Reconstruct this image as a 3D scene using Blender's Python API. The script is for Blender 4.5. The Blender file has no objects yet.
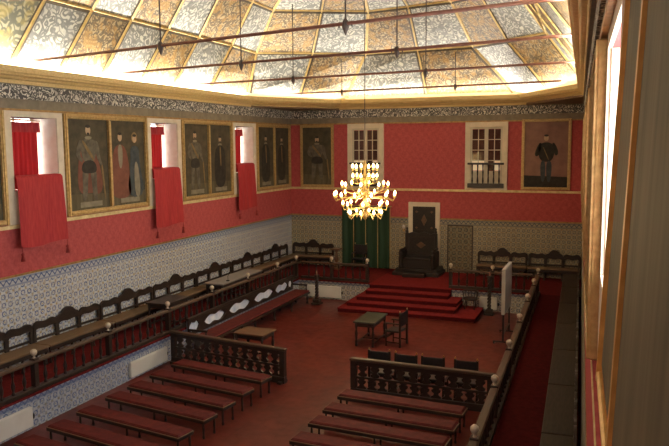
import bpy, math, random
from mathutils import Matrix, Vector
random.seed(7)
PI = math.pi
COL = bpy.context.scene.collection
# ------------------------------------------------------------------ materials
class NT:
    def __init__(s, name):
        s.m = bpy.data.materials.new(name); s.m.use_nodes = True
        s.t = s.m.node_tree; s.b = s.t.nodes['Principled BSDF']
    def n(s, typ, **kw):
        x = s.t.nodes.new(typ)
        for k, v in kw.items(): setattr(x, k, v)
        return x
    def link(s, a, b): s.t.links.new(a, b)
    def math(s, op, a, b=None, c=None):
        x = s.n('ShaderNodeMath', operation=op)
        for i, v in enumerate((a, b, c)):
            if v is None: continue
            if isinstance(v, (int, float)): x.inputs[i].default_value = v
            else: s.link(v, x.inputs[i])
        return x.outputs[0]
    def mix(s, fac, a, b):
        x = s.n('ShaderNodeMix', data_type='RGBA')
        for sock, v in ((x.inputs[0], fac), (x.inputs[6], a), (x.inputs[7], b)):
            if isinstance(v, (int, float)): sock.default_value = v
            elif isinstance(v, tuple): sock.default_value = (*v, 1) if len(v) == 3 else v
            else: s.link(v, sock)
        return x.outputs[2]
    def pos(s):
        g = s.n('ShaderNodeNewGeometry'); x = s.n('ShaderNodeSeparateXYZ'); s.link(g.outputs['Position'], x.inputs[0])
        return g.outputs['Position'], x.outputs
    def noise(s, vec, scale, detail=3, rough=.55, dist=0):
        x = s.n('ShaderNodeTexNoise'); x.inputs['Scale'].default_value = scale; x.inputs['Detail'].default_value = detail
        x.inputs['Roughness'].default_value = rough; x.inputs['Distortion'].default_value = dist
        if vec is not None: s.link(vec, x.inputs['Vector'])
        return x.outputs['Fac']
    def step(s, v, lo, hi):
        x = s.n('ShaderNodeMapRange'); x.inputs[1].default_value = lo; x.inputs[2].default_value = hi; x.clamp = True
        s.link(v, x.inputs[0]); return x.outputs[0]
    def color(s, c, rough=.5, metal=0, spec=None):
        if isinstance(c, tuple): s.b.inputs['Base Color'].default_value = (*c, 1)
        else: s.link(c, s.b.inputs['Base Color'])
        if isinstance(rough, (int, float)): s.b.inputs['Roughness'].default_value = rough
        else: s.link(rough, s.b.inputs['Roughness'])
        s.b.inputs['Metallic'].default_value = metal
        if spec is not None: s.b.inputs['Specular IOR Level'].default_value = spec
        return s
    def bump(s, h, strength=.3, dist=.01):
        x = s.n('ShaderNodeBump'); x.inputs['Strength'].default_value = strength; x.inputs['Distance'].default_value = dist
        s.link(h, x.inputs['Height']); s.link(x.outputs[0], s.b.inputs['Normal'])

def mottled(name, c1, c2, scale=8, rough=.5, metal=0, stretch=None, spec=None, bump=0):
    k = NT(name)
    tc = k.n('ShaderNodeTexCoord'); v = tc.outputs['Object']
    if stretch:
        mp = k.n('ShaderNodeMapping'); mp.inputs['Scale'].default_value = stretch; k.link(v, mp.inputs[0]); v = mp.outputs[0]
    f = k.noise(v, scale, 4); k.color(k.mix(k.step(f, .3, .7), c1, c2), rough, metal, spec)
    if bump: k.bump(f, bump)
    return k.m
def emit(name, c, st):
    k = NT(name); k.color(c, .6)
    k.b.inputs['Emission Color'].default_value = (*c, 1); k.b.inputs['Emission Strength'].default_value = st
    return k.m
M = {}
M['dark_wood'] = mottled('dark_wood', (.016, .009, .006), (.036, .020, .012), 6, .45, stretch=(1, 6, 6))
M['mid_wood'] = mottled('mid_wood', (.10, .05, .022), (.17, .09, .045), 5, .4, stretch=(1, 7, 7))
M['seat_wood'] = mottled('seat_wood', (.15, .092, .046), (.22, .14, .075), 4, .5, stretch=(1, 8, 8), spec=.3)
M['seat_dark'] = mottled('seat_dark', (.026, .018, .011), (.045, .031, .02), 4, .65, stretch=(1, 8, 8), spec=.25)  # settee seat wood, darkened in colour for weaker light at the right
M['rail_wood'] = mottled('rail_wood', (.055, .031, .016), (.10, .06, .034), 5, .45, stretch=(1, 8, 8))
M['throne_wood'] = mottled('throne_wood', (.011, .008, .006), (.028, .018, .012), 14, .5)
M['grey_top'] = mottled('grey_table_top', (.20, .18, .155), (.27, .245, .21), 5, .35, stretch=(1, 6, 6))
M['gilt'] = mottled('gilt', (.42, .275, .095), (.64, .45, .19), 14, .42, .35)
M['gilt_bronze'] = mottled('gilt_bronze', (.50, .26, .065), (.74, .43, .13), 9, .4, .2)
M['gilt_dark'] = mottled('gilt_dark', (.26, .14, .045), (.5, .29, .09), 10, .42, .3)
M['gilt_pale'] = mottled('gilt_pale', (.62, .47, .2), (.85, .7, .38), 6, .5, .15)
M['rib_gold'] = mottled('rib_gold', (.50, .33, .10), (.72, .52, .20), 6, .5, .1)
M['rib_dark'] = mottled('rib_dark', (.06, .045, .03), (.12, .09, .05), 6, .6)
M['brass'] = mottled('brass', (.46, .30, .10), (.62, .44, .18), 9, .3, .6)
M['knob'] = mottled('knob', (.52, .44, .31), (.68, .60, .45), 9, .3, .15)
M['iron'] = mottled('rust_iron', (.19, .075, .05), (.28, .12, .08), 9, .6)
M['iron_dark'] = mottled('iron_dark', (.06, .045, .04), (.11, .08, .07), 9, .6)
M['cream'] = mottled('cream_stone', (.68, .58, .41), (.80, .70, .52), 5, .6)
M['cream2'] = mottled('cream_paint', (.55, .48, .34), (.64, .57, .42), 5, .5)
M['pink_plaster'] = mottled('pink_plaster', (.80, .62, .48), (.88, .74, .60), 6, .7)
M['white_metal'] = mottled('white_enamel', (.62, .60, .52), (.70, .68, .60), 3, .4)
M['red_velvet'] = mottled('red_velvet', (.07, .010, .009), (.13, .020, .016), 7, .72, spec=.2)
M['red_cloth'] = mottled('red_cloth', (.36, .030, .034), (.50, .052, .052), 5, .7, stretch=(5, 5, .6), spec=.2)
M['red_drape'] = mottled('red_drape', (.42, .012, .018), (.62, .03, .03), 5, .7, stretch=(9, 9, .3), spec=.2)
M['tassel'] = mottled('tassel', (.24, .02, .02), (.36, .04, .03), 9, .8)
M['leather'] = mottled('black_leather', (.010, .009, .009), (.022, .019, .018), 9, .42)
M['carpet'] = mottled('red_carpet', (.145, .014, .014), (.215, .024, .022), 11, .95, spec=.05)
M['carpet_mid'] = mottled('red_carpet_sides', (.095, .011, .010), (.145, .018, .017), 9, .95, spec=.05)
M['carpet_dark'] = mottled('red_carpet_shaded', (.05, .006, .006), (.085, .009, .009), 9, .95, spec=.05)  # red carpet with the dimness of aisle and risers put into its colour
M['soffit'] = mottled('soffit_wood', (.13, .075, .035), (.22, .13, .065), 4, .55, stretch=(1, 5, 5))
M['band'] = mottled('grey_band', (.17, .14, .09), (.26, .215, .14), 5, .55)
M['ledge'] = mottled('ledge_wood', (.66, .46, .16), (.84, .63, .28), 5, .5, stretch=(1, 3, 6))
M['board_white'] = mottled('board_white', (.52, .5, .42), (.6, .58, .5), 3, .45)
M['board_grey'] = mottled('board_grey', (.30, .29, .24), (.36, .345, .29), 3, .45)
M['black_metal'] = mottled('black_metal', (.012, .011, .011), (.025, .023, .022), 9, .4)
M['green_leather'] = mottled('green_leather', (.028, .036, .024), (.055, .06, .04), 8, .35)
M['skin'] = mottled('painted_skin', (.42, .28, .17), (.54, .38, .24), 9, .6, spec=.25)
M['p_dark'] = mottled('painted_black', (.022, .019, .014), (.045, .038, .028), 7, .6, spec=.25)
M['p_brown'] = mottled('painted_ground', (.05, .041, .024), (.10, .08, .045), 4, .6, spec=.25)
M['p_grey'] = mottled('painted_armour', (.075, .066, .046), (.17, .145, .10), 7, .6, spec=.25)
M['p_gold'] = mottled('painted_gold', (.17, .11, .045), (.26, .18, .075), 9, .6, spec=.25)
M['p_red'] = mottled('painted_red', (.15, .055, .035), (.22, .085, .052), 6, .6, spec=.25)
M['p_blue'] = mottled('painted_blue', (.035, .045, .05), (.07, .08, .08), 8, .6, spec=.25)
M['p_pale'] = mottled('painted_pale', (.20, .175, .115), (.29, .255, .175), 6, .6, spec=.25)
M['p_mauve'] = mottled('painted_backdrop', (.19, .085, .055), (.28, .14, .09), 3, .5)
M['p_green'] = mottled('painted_olive', (.075, .062, .032), (.145, .12, .068), 2.2, .62, stretch=(5, 5, .5), spec=.25)
M['shutter'] = mottled('canvas_sheen', (.17, .165, .095), (.25, .235, .145), 3, .6, stretch=(1, 1, .4))
M['curtain'] = mottled('green_curtain', (.010, .036, .014), (.02, .06, .024), 4, .75, stretch=(6, 6, .3))
M['pane'] = mottled('dark_pane', (.05, .018, .014), (.10, .05, .035), 3, .08, spec=.6)
M['pane_glint'] = emit('chandelier_glint', (.80, .62, .40), .45)  # panes made to glow in place of the chandelier's reflection
M['bulb'] = emit('bulb', (1.0, .68, .25), 15)
M['cove'] = emit('cove_tube', (1.0, .97, .90), 12)
M['mirror_grey'] = mottled('tile_white', (.45, .47, .5), (.6, .62, .64), 8, .3)

def azulejo(name, axis, ground, blue, ochre, p=.25, border_z=(2.70, 2.94)):
    k = NT(name); P, X = k.pos()
    u = k.math('DIVIDE', X[axis], p); v = k.math('DIVIDE', X[2], p)
    fu = k.math('SUBTRACT', k.math('FRACT', u), .5); fv = k.math('SUBTRACT', k.math('FRACT', v), .5)
    r = k.math('SQRT', k.math('ADD', k.math('POWER', fu, 2), k.math('POWER', fv, 2)))
    d1 = k.math('ABSOLUTE', k.math('SUBTRACT', k.math('ABSOLUTE', fu), k.math('ABSOLUTE', fv)))
    ring = k.math('LESS_THAN', k.math('ABSOLUTE', k.math('SUBTRACT', r, .27)), .085)
    core = k.math('LESS_THAN', r, .10)
    corner = k.math('GREATER_THAN', r, .56)
    diag = k.math('MULTIPLY', k.math('LESS_THAN', d1, .07), k.math('GREATER_THAN', r, .36))
    n = k.noise(P, 23, 2)
    c = k.mix(ring, ground, blue)
    c = k.mix(diag, c, k.mix(.35, blue, ground)); c = k.mix(corner, c, ochre); c = k.mix(core, c, ochre)
    n2 = k.noise(P, 9, 3); n3 = k.noise(P, 31, 2)
    c = k.mix(k.math('MULTIPLY', k.step(n2, .50, .66), .75), c, k.mix(k.step(n3, .42, .52), blue, k.mix(.3, ochre, ground)))
    c = k.mix(k.math('MULTIPLY', k.step(n, .44, .62), .7), c, ground)
    # border bands: running scroll between plain lines
    z = X[2]
    wv = k.math('SINE', k.math('MULTIPLY', X[axis], 34)); wz = k.math('MULTIPLY', k.math('SUBTRACT', z, (border_z[0]+border_z[1])/2), 22)
    sc = k.math('LESS_THAN', k.math('ABSOLUTE', k.math('SUBTRACT', wz, wv)), .55)
    bc = k.mix(sc, ground, blue)
    edge = k.math('ADD', k.math('LESS_THAN', k.math('ABSOLUTE', k.math('SUBTRACT', z, border_z[0]+.03)), .022), k.math('LESS_THAN', k.math('ABSOLUTE', k.math('SUBTRACT', z, border_z[1]-.06)), .022))
    bc = k.mix(k.math('MULTIPLY', edge, .55), bc, blue); bc = k.mix(.25, bc, blue)
    inb = k.math('MULTIPLY', k.math('GREATER_THAN', z, border_z[0]), k.math('LESS_THAN', z, border_z[1]))
    c = k.mix(inb, c, bc)
    k.color(c, .35); return k.m
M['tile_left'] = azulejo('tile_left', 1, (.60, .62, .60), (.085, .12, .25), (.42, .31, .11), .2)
M['tile_far'] = azulejo('tile_far', 0, (.40, .36, .24), (.085, .10, .11), (.27, .17, .055), .19)  # same tile as the left wall, colours darkened for lower light here
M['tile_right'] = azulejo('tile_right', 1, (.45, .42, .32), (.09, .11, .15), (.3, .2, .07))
M['tile_jib'] = azulejo('tile_jib', 0, (.24, .21, .13), (.035, .045, .045), (.15, .09, .03), .24, (0, 0))
M['tile_riser_left'] = azulejo('tile_riser_left', 1, (.40, .43, .46), (.085, .12, .24), (.22, .19, .13), .2, (.58, .70))
M['tile_riser_far'] = azulejo('tile_riser_far', 0, (.42, .40, .33), (.08, .10, .15), (.24, .18, .09), .2, (.58, .70))
M['tile_bench'] = mottled('tile_bench', (.50, .62, .80), (.88, .92, .97), 3, .35)

def fabric():
    k = NT('red_damask'); P, X = k.pos()
    a = k.math('ADD', X[0], X[1])
    s1 = k.math('SINE', k.math('MULTIPLY', a, 20)); s2 = k.math('SINE', k.math('MULTIPLY', X[2], 15))
    f = k.math('MULTIPLY', s1, s2); n = k.noise(P, 14, 3)
    f = k.math('ADD', k.math('MULTIPLY', f, .09), n)
    k.color(k.mix(k.step(f, .3, .7), (.40, .070, .068), (.52, .105, .098)), .75, 0, .2); return k.m
M['damask'] = fabric()
def floor_mat():
    k = NT('red_floor'); P, X = k.pos()
    br = k.n('ShaderNodeTexBrick'); k.link(P, br.inputs['Vector']); br.inputs['Scale'].default_value = 1.0
    br.inputs['Color1'].default_value = (.105, .0155, .010, 1); br.inputs['Color2'].default_value = (.070, .0105, .007, 1)
    br.inputs['Mortar'].default_value = (.035, .008, .006, 1); br.inputs['Mortar Size'].default_value = .006
    br.inputs['Brick Width'].default_value = .30; br.inputs['Row Height'].default_value = .30; br.offset = 0
    n = k.noise(P, 1.3, 5, .65); n2 = k.noise(P, 5, 4)
    c = k.mix(k.step(n, .35, .68), br.outputs['Color'], (.145, .024, .015))
    c = k.mix(k.math('MULTIPLY', k.step(n2, .5, .75), .5), c, (.052, .015, .010))
    k.color(c, k.math('ADD', k.math('MULTIPLY', n2, .25), .24), 0, .28); k.bump(n2, .12, .01); return k.m
M['floor'] = floor_mat()
def arabesque(name, base, line, accent, scale, thick=.5, acc_amt=.5):
    k = NT(name); P, X = k.pos()
    nz = k.n('ShaderNodeTexNoise'); nz.inputs['Scale'].default_value = scale*.5; k.link(P, nz.inputs['Vector'])
    ad = k.n('ShaderNodeVectorMath', operation='MULTIPLY_ADD'); k.link(nz.outputs['Color'], ad.inputs[0]); ad.inputs[1].default_value = (.5, .5, .5); k.link(P, ad.inputs[2])
    vo = k.n('ShaderNodeTexVoronoi'); vo.inputs['Scale'].default_value = scale; k.link(ad.outputs[0], vo.inputs['Vector'])
    d = k.math('SINE', k.math('MULTIPLY', vo.outputs['Distance'], 17))
    v2 = k.n('ShaderNodeTexVoronoi', feature='DISTANCE_TO_EDGE'); v2.inputs['Scale'].default_value = scale*1.2; k.link(ad.outputs[0], v2.inputs['Vector'])
    e = k.step(v2.outputs['Distance'], .03, .10)
    ln = k.math('MULTIPLY', k.step(d, -.5, .3), e)
    c = k.mix(ln, line, base)
    n = k.noise(P, scale*.9, 3)
    c = k.mix(k.math('MULTIPLY', k.step(n, .47, .6), acc_amt), c, accent)
    k.color(c, .6); return k.m
M['panel_grey'] = arabesque('panel_grey', (.64, .62, .50), (.22, .22, .19), (.40, .39, .35), 3.6, .5, .4)
M['panel_orange'] = arabesque('panel_orange', (.50, .38, .20), (.16, .12, .07), (.52, .29, .075), 4.4, .5, .6)
M['panel_yellow'] = arabesque('panel_yellow', (.55, .51, .33), (.20, .20, .14), (.60, .47, .14), 3.0, .5, .6)
M['frieze'] = arabesque('frieze', (.78, .74, .62), (.075, .07, .06), (.10, .09, .08), 5.5, .5, .3)

# ------------------------------------------------------------------ geometry helper
class MB:
    def __init__(s): s.v = []; s.f = []; s.mi = []; s.k = 0; s.sm = []
    def add(s, vs, fs, smooth=False):
        b = len(s.v); s.v += [tuple(v) for v in vs]
        for f in fs: s.f.append([b+i for i in f]); s.mi.append(s.k); s.sm.append(smooth)
        return s
    def mat(s, k): s.k = k; return s
    def box(s, x0, x1, y0, y1, z0, z1, bev=0):
        if bev <= 0:
            return s.add([(x0,y0,z0),(x1,y0,z0),(x1,y1,z0),(x0,y1,z0),(x0,y0,z1),(x1,y0,z1),(x1,y1,z1),(x0,y1,z1)],
                  [(0,3,2,1),(4,5,6,7),(0,1,5,4),(1,2,6,5),(2,3,7,6),(3,0,4,7)])
        b = min(bev, (x1-x0)*.49, (y1-y0)*.49, (z1-z0)*.49); vs = []
        for z, i in ((z0, b), (z0+b, 0), (z1-b, 0), (z1, b)):
            vs += [(x0+i,y0+i,z),(x1-i,y0+i,z),(x1-i,y1-i,z),(x0+i,y1-i,z)]
        fs = [(3,2,1,0),(12,13,14,15)]
        for r in range(3):
            for q in range(4): fs.append((r*4+q, r*4+(q+1)%4, r*4+4+(q+1)%4, r*4+4+q))
        return s.add(vs, fs)
    def prism(s, poly, y0, y1):            # polygon in local x-z, extruded along y
        n = len(poly)
        vs = [(x, y0, z) for x, z in poly] + [(x, y1, z) for x, z in poly]
        return s.add(vs, [tuple(range(n)), tuple(range(2*n-1, n-1, -1))] + [(i, n+i, n+(i+1) % n, (i+1) % n) for i in range(n)])
    def strip(s, low, high, y0, y1):       # band between two x-z polylines, extruded along y
        n = len(low); vs = []
        for (a, b) in zip(low, high): vs += [(a[0],y0,a[1]),(b[0],y0,b[1]),(b[0],y1,b[1]),(a[0],y1,a[1])]
        fs = [(0,1,2,3), tuple(4*(n-1)+i for i in (3,2,1,0))]
        for i in range(n-1):
            for q in range(4): fs.append((4*i+q, 4*i+4+q, 4*i+4+(q+1) % 4, 4*i+(q+1) % 4))
        return s.add(vs, fs)
    def lathe(s, prof, cx=0, cy=0, seg=10, cap=True):   # prof: (radius, z)
        vs = []; n = len(prof)
        for r, z in prof:
            for i in range(seg): a = 2*PI*i/seg; vs.append((cx+r*math.cos(a), cy+r*math.sin(a), z))
        fs = []
        for j in range(n-1):
            for i in range(seg): fs.append((j*seg+i, j*seg+(i+1) % seg, (j+1)*seg+(i+1) % seg, (j+1)*seg+i))
        s.add(vs, fs, True)
        if cap:
            b = len(s.v)-len(vs)
            s.f.append([b+i for i in range(seg-1, -1, -1)]); s.mi.append(s.k); s.sm.append(False)
            s.f.append([b+(n-1)*seg+i for i in range(seg)]); s.mi.append(s.k); s.sm.append(False)
        return s
    def tube(s, pts, r, seg=8):
        pts = [Vector(p) for p in pts]; n = len(pts); vs = []
        rs = r if isinstance(r, (list, tuple)) else [r]*n
        for i, p in enumerate(pts):
            t = (pts[min(i+1, n-1)]-pts[max(i-1, 0)]).normalized()
            a = t.cross(Vector((0, 0, 1))); 
            if a.length < 1e-3: a = Vector((1, 0, 0))
            a.normalize(); b = t.cross(a)
            for q in range(seg):
                w = 2*PI*q/seg; vs.append(p + (a*math.cos(w)+b*math.sin(w))*rs[i])
        fs = [tuple(range(seg)), tuple((n-1)*seg+i for i in range(seg-1, -1, -1))]
        for j in range(n-1):
            for i in range(seg): fs.append((j*seg+i, (j+1)*seg+i, (j+1)*seg+(i+1) % seg, j*seg+(i+1) % seg))
        return s.add(vs, fs, True)
    def ell(s, cx, cz, rx, rz, y, seg=16, th=.003):      # flat painted ellipse
        return s.prism([(cx+rx*math.cos(2*PI*i/seg), cz+rz*math.sin(2*PI*i/seg)) for i in range(seg)], y-th, y)
    def build(s, name, mats, parent=None):
        me = bpy.data.meshes.new(name); me.from_pydata(s.v, [], s.f)
        for m in (mats if isinstance(mats, (list, tuple)) else [mats]): me.materials.append(M[m])
        me.polygons.foreach_set('material_index', s.mi); me.polygons.foreach_set('use_smooth', s.sm); me.update()
        o = bpy.data.objects.new(name, me); COL.objects.link(o)
        if parent is not None: o.parent = parent
        return o
def thing(name, label, cat, loc=(0, 0, 0), rz=0, group=None):
    o = bpy.data.objects.new(name, None); COL.objects.link(o); o.empty_display_size = .2
    o.location = loc; o.rotation_euler = (0, 0, rz); return tag(o, label, cat, group)
def tag(o, label, cat, group=None):
    o['label'] = label; o['category'] = cat
    if group: o['group'] = group
    return o
def struct(o): o['kind'] = 'structure'; return o
def dup(root, loc, rz, label):
    kids = [(c, list(c.children)) for c in root.children]
    r = root.copy(); COL.objects.link(r); r.location = loc; r.rotation_euler = (0, 0, rz); r['label'] = label
    for ch, gs in kids:
        c = ch.copy(); COL.objects.link(c); c.parent = r
        for g in gs: d = g.copy(); COL.objects.link(d); d.parent = c
    return r
ORD = ['first', 'second', 'third', 'fourth', 'fifth', 'sixth', 'seventh', 'eighth', 'ninth', 'tenth']

# ------------------------------------------------------------------ room dimensions
XL, YF, YB = -13.15, 28.70, -1.6
PZ = .75                      # height of the raised side platforms
rlow = lambda y: .14-.0376*y   # right wall: lower zone and picture zone
rup = lambda y: .22-.0404*y
rrail = lambda y: -1.535-.0284*y
RR = -(PI/2-math.atan(.0376))
ZT, ZR, ZC = 2.94, 4.12, 6.86

# floor
struct(MB().box(XL-.1, 1.5, YB-.1, YF+.1, -.12, 0).build('floor', 'floor'))

# ---- left wall with window niches
W_L = [(12.98, 14.46), (18.42, 19.86), (23.66, 25.14)]
NZ0, NZ1 = 4.95, 6.70
def wall_left():
    b = MB(); e = .7
    b.mat(0).box(XL-e, XL, YB, YF, -.1, ZT)
    b.mat(1).box(XL-e, XL, YB, YF, ZT, NZ0)
    y = YB
    for a, c in W_L: b.box(XL-e, XL, y, a, NZ0, NZ1); y = c
    b.box(XL-e, XL, y, YF, NZ0, NZ1); b.box(XL-e, XL, YB, YF, NZ1, 8.2)
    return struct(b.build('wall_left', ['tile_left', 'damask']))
wall_left()
# ---- far wall
b = MB(); b.mat(0).box(XL-.7, .9, YF, YF+.5, -.1, ZT); b.mat(1).box(XL-.7, .9, YF, YF+.5, ZT, 8.4)
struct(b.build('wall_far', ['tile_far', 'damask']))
# ---- back wall (behind the camera)
struct(MB().box(XL-.7, 1.5, YB-.3, YB, -.1, 12.4).build('wall_back', 'damask'))
# ---- right wall, battered into two zones, with window niches
W_R = [(4.1, 6.0), (9.6, 11.3), (14.9, 16.5), (20.1, 21.7)]
RZ0, RZ1 = 4.95, 6.72
def quadwall(b, fx, y0, y1, z0, z1, th=.7):
    b.add([(fx(y0),y0,z0),(fx(y1),y1,z0),(fx(y1)+th,y1,z0),(fx(y0)+th,y0,z0),(fx(y0),y0,z1),(fx(y1),y1,z1),(fx(y1)+th,y1,z1),(fx(y0)+th,y0,z1)],
          [(0,3,2,1),(4,5,6,7),(0,1,5,4),(1,2,6,5),(2,3,7,6),(3,0,4,7)])
b = MB(); b.mat(0); quadwall(b, rlow, YB, YF, -.1, ZT, .8); b.mat(1); quadwall(b, rlow, YB, YF, ZT, ZR, .8)
quadwall(b, rup, YB, YF, ZR, RZ0)
y = YB
for a, c in W_R: quadwall(b, rup, y, a, RZ0, RZ1); y = c
quadwall(b, rup, y, YF, RZ0, RZ1); quadwall(b, rup, YB, YF, RZ1, 8.2)
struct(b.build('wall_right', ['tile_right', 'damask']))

# ---- gilt lines on the walls
b = MB(); b.box(XL, XL+.03, YB, YF, ZT-.02, ZT+.03); b.box(XL, YF and -.95, YF-.03, YF, ZT-.02, ZT+.03)
quadwall(b, lambda y: rlow(y)-.008, YB, YF, ZT-.02, ZT+.03, .01)
struct(b.build('trim_1', 'gilt_dark'))
b = MB(); b.box(XL, XL+.06, YB, YF, ZR-.05, ZR+.04); b.box(XL, -.93, YF-.06, YF, ZR-.05, ZR+.04)
quadwall(b, lambda y: rlow(y)-.008, YB, YF, ZR-.05, ZR+.004, .01)
struct(b.build('trim_2', 'gilt_pale'))
# cornice: dull band, arabesque frieze, mouldings
b = MB()
for mi, z0, z1, pr in ((0, ZC, 7.12, .05), (1, 7.12, 7.44, .09), (0, 7.44, 7.50, .14), (2, ZC-.02, ZC+.03, .08)):
    b.mat(mi); b.box(XL, XL+pr, YB, YF, z0, z1); b.box(XL, -.93, YF-pr, YF, z0, z1)
    quadwall(b, lambda y: rup(y)-pr, YB, YF, z0, z1, pr)
struct(b.build('trim_3', ['band', 'frieze', 'gilt_dark']))

# octagonal cove ledge and soffit
def rl(y, z): return rup(y)+z
inner = [(-12.75, YB), (-12.75, 24.4), (-10.55, 28.1), (-3.35, 28.1), (-1.06, 23.9), (-.185, YB)]
outer = [(XL+.12, YB), (XL+.12, 24.85), (-10.85, YF-.12), (-3.05, YF-.12), (rup(24.4)-.12, 24.4), (rup(YB)-.12, YB)]
def lerp2(p, q, t): return (p[0]+(q[0]-p[0])*t, p[1]+(q[1]-p[1])*t)
prof = [(0, 7.46), (.12, 7.46), (.18, 7.54), (.45, 7.57), (.55, 7.61), (.85, 7.64), (.9, 7.68), (1, 7.70), (1.0, 7.84), (.88, 7.84), (.86, 7.70), (0, 7.70)]
b = MB(); vs = []; fs = []
for i in range(6):
    for t, z in prof: p = lerp2(outer[i], inner[i], t); vs.append((p[0], p[1], z))
n = len(prof)
for i in range(5):
    for j in range(n-1): fs.append((i*n+j, i*n+j+1, (i+1)*n+j+1, (i+1)*n+j))
b.add(vs, fs)
struct(b.build('trim_4', 'ledge'))
b = MB()
b.prism([(0, 0), (1, 0), (0, 1)], 0, 1); b = MB()
def slab(b, poly, z0, z1):
    n = len(poly); vs = [(x, y, z0) for x, y in poly]+[(x, y, z1) for x, y in poly]
    b.add(vs, [tuple(range(n-1, -1, -1)), tuple(range(n, 2*n))]+[(i, (i+1) % n, n+(i+1) % n, n+i) for i in range(n)])
slab(b, [(XL, 24.5), (-10.7, YF-.02), (XL, YF-.02)], 7.46, 7.56)
slab(b, [(-3.2, YF-.02), (rup(24.0), 24.0), (-.93, YF-.02)], 7.46, 7.56)
struct(b.build('trim_5', 'soffit'))
# small joints of the ledge boards
# ---- ceiling: faceted coffered vault
yl = [-1.6, .6, 2.8, 5.0, 7.2, 9.4, 11.6, 13.4, 14.95, 16.5, 18.2, 19.85, 21.9]
YRT = [-1.6, 3.0, 7.5, 11.5, 15.0, 18.2, 21.0]
def ring(xl, A, B, C, D, xr, dy=0):
    fl = [(xl, y+dy+(A[1]-24.06)*(max(0, y-8)/16)) for y in yl]+[A]
    mid = lambda p, q: ((p[0]+q[0])/2, (p[1]+q[1])/2)
    pts = fl+[mid(A, B), B, mid(B, C), C, mid(C, D), D]
    pts += [(xr(y) if callable(xr) else xr, y+(D[1]-24.06)*(max(0, y-8)/16)) for y in reversed(YRT)]
    return pts
def lift(r, zl, zc, zr=None):      # heights along a ring: sides, then the far facet
    n = len(yl); h = [zl]*(n+1)+[(zl+zc)/2, zc, zc, zc, (zl+zc)/2, zl]+[zl]*len(YRT)
    return [(x, y, z) for (x, y), z in zip(r, h)]
RS = lift(ring(XL+.06, (XL+.06, 24.9), (-10.9, YF-.06), (-3.0, YF-.06), (-.76, 24.45), lambda y: rup(y)-.06), 7.70, 7.70)
R0 = lift(ring(-12.96, (-12.96, 24.50), (-10.45, 28.45), (-3.55, 28.45), (-.90, 24.2), lambda y: -.90+.03*(24.2-y), -.60), 7.98, 7.98)
R1 = lift(ring(-12.50, (-12.70, 24.70), (-9.33, 27.73), (-4.96, 27.25), (-2.03, 24.0), lambda y: -2.03+.03*(24.0-y)), 9.47, 9.62)
RM = [tuple(a+(c-a)*.42 for a, c in zip(p, q)) for p, q in zip(R0, R1)]
R2 = lift(ring(-11.30, (-11.35, 23.45), (-8.58, 25.76), (-5.35, 25.1), (-3.0, 22.9), lambda y: -3.0+.03*(22.9-y), .4), 10.75, 10.90)
R3 = lift(ring(-9.4, (-9.4, 21.4), (-7.9, 22.6), (-6.0, 22.4), (-4.7, 20.9), lambda y: -4.7+.02*(20.9-y)), 11.6, 11.6)
RZ = [7.70, 7.98, 8.5, 9.40, 10.65, 11.6]
RINGS = [RS, R0, RM, R1, R2, R3]
b = MB(); NR = len(R0)
for t in range(5):
    for i in range(NR-1):
        p = [RINGS[t][i], RINGS[t][i+1], RINGS[t+1][i+1], RINGS[t+1][i]]
        b.mat(3 if t == 0 else (i+max(1, t-1)) % 2 if not (t in (1, 2) and i == 6) else 2); b.add(p, [(0, 1, 2, 3)])
b.mat(0); b.add(list(R3), [tuple(range(NR))])
ceil = struct(b.build('ceiling', ['panel_grey', 'panel_orange', 'panel_yellow', 'cream2']))
# gold ribs along every edge of the facets, with their dark shadow strip
b = MB()
def rib(b, p, q, w, h, nrm):
    p, q = Vector(p), Vector(q); t = (q-p).normalized(); s = t.cross(nrm).normalized(); nn = s.cross(t).normalized()
    if nn.dot(nrm) < 0: nn = -nn
    vs = []
    for e in (p, q):
        for a, c in ((-w, 0), (-w*.55, h), (w*.55, h), (w, 0)): vs.append(e+s*a+nn*c)
    b.add(vs, [(0, 1, 5, 4), (1, 2, 6, 5), (2, 3, 7, 6), (0, 3, 2, 1), (4, 5, 6, 7)])
cen = Vector((-6.95, 12, 8))
for t in range(1, 5):
    for i in range(NR):
        p = Vector(RINGS[t][i]); q = Vector(RINGS[t+1][i])
        c0 = Vector((-6.95, min(p.y, 20), 8.2)); nrm = (c0-(p+q)/2).normalized()
        hip = i in (13, 15, 17, 19)
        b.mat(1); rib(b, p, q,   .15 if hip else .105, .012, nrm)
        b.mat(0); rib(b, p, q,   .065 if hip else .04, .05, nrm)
for t in (3, 4, 5):
    for i in range(NR-1):
        p = Vector(RINGS[t][i]); q = Vector(RINGS[t][i+1])
        c0 = Vector((-6.95, min(p.y, 20), 8.2)); nrm = (c0-(p+q)/2).normalized()
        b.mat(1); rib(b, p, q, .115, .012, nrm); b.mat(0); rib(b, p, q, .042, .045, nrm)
struct(b.build('trim_6', ['rib_gold', 'rib_dark']))

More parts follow.
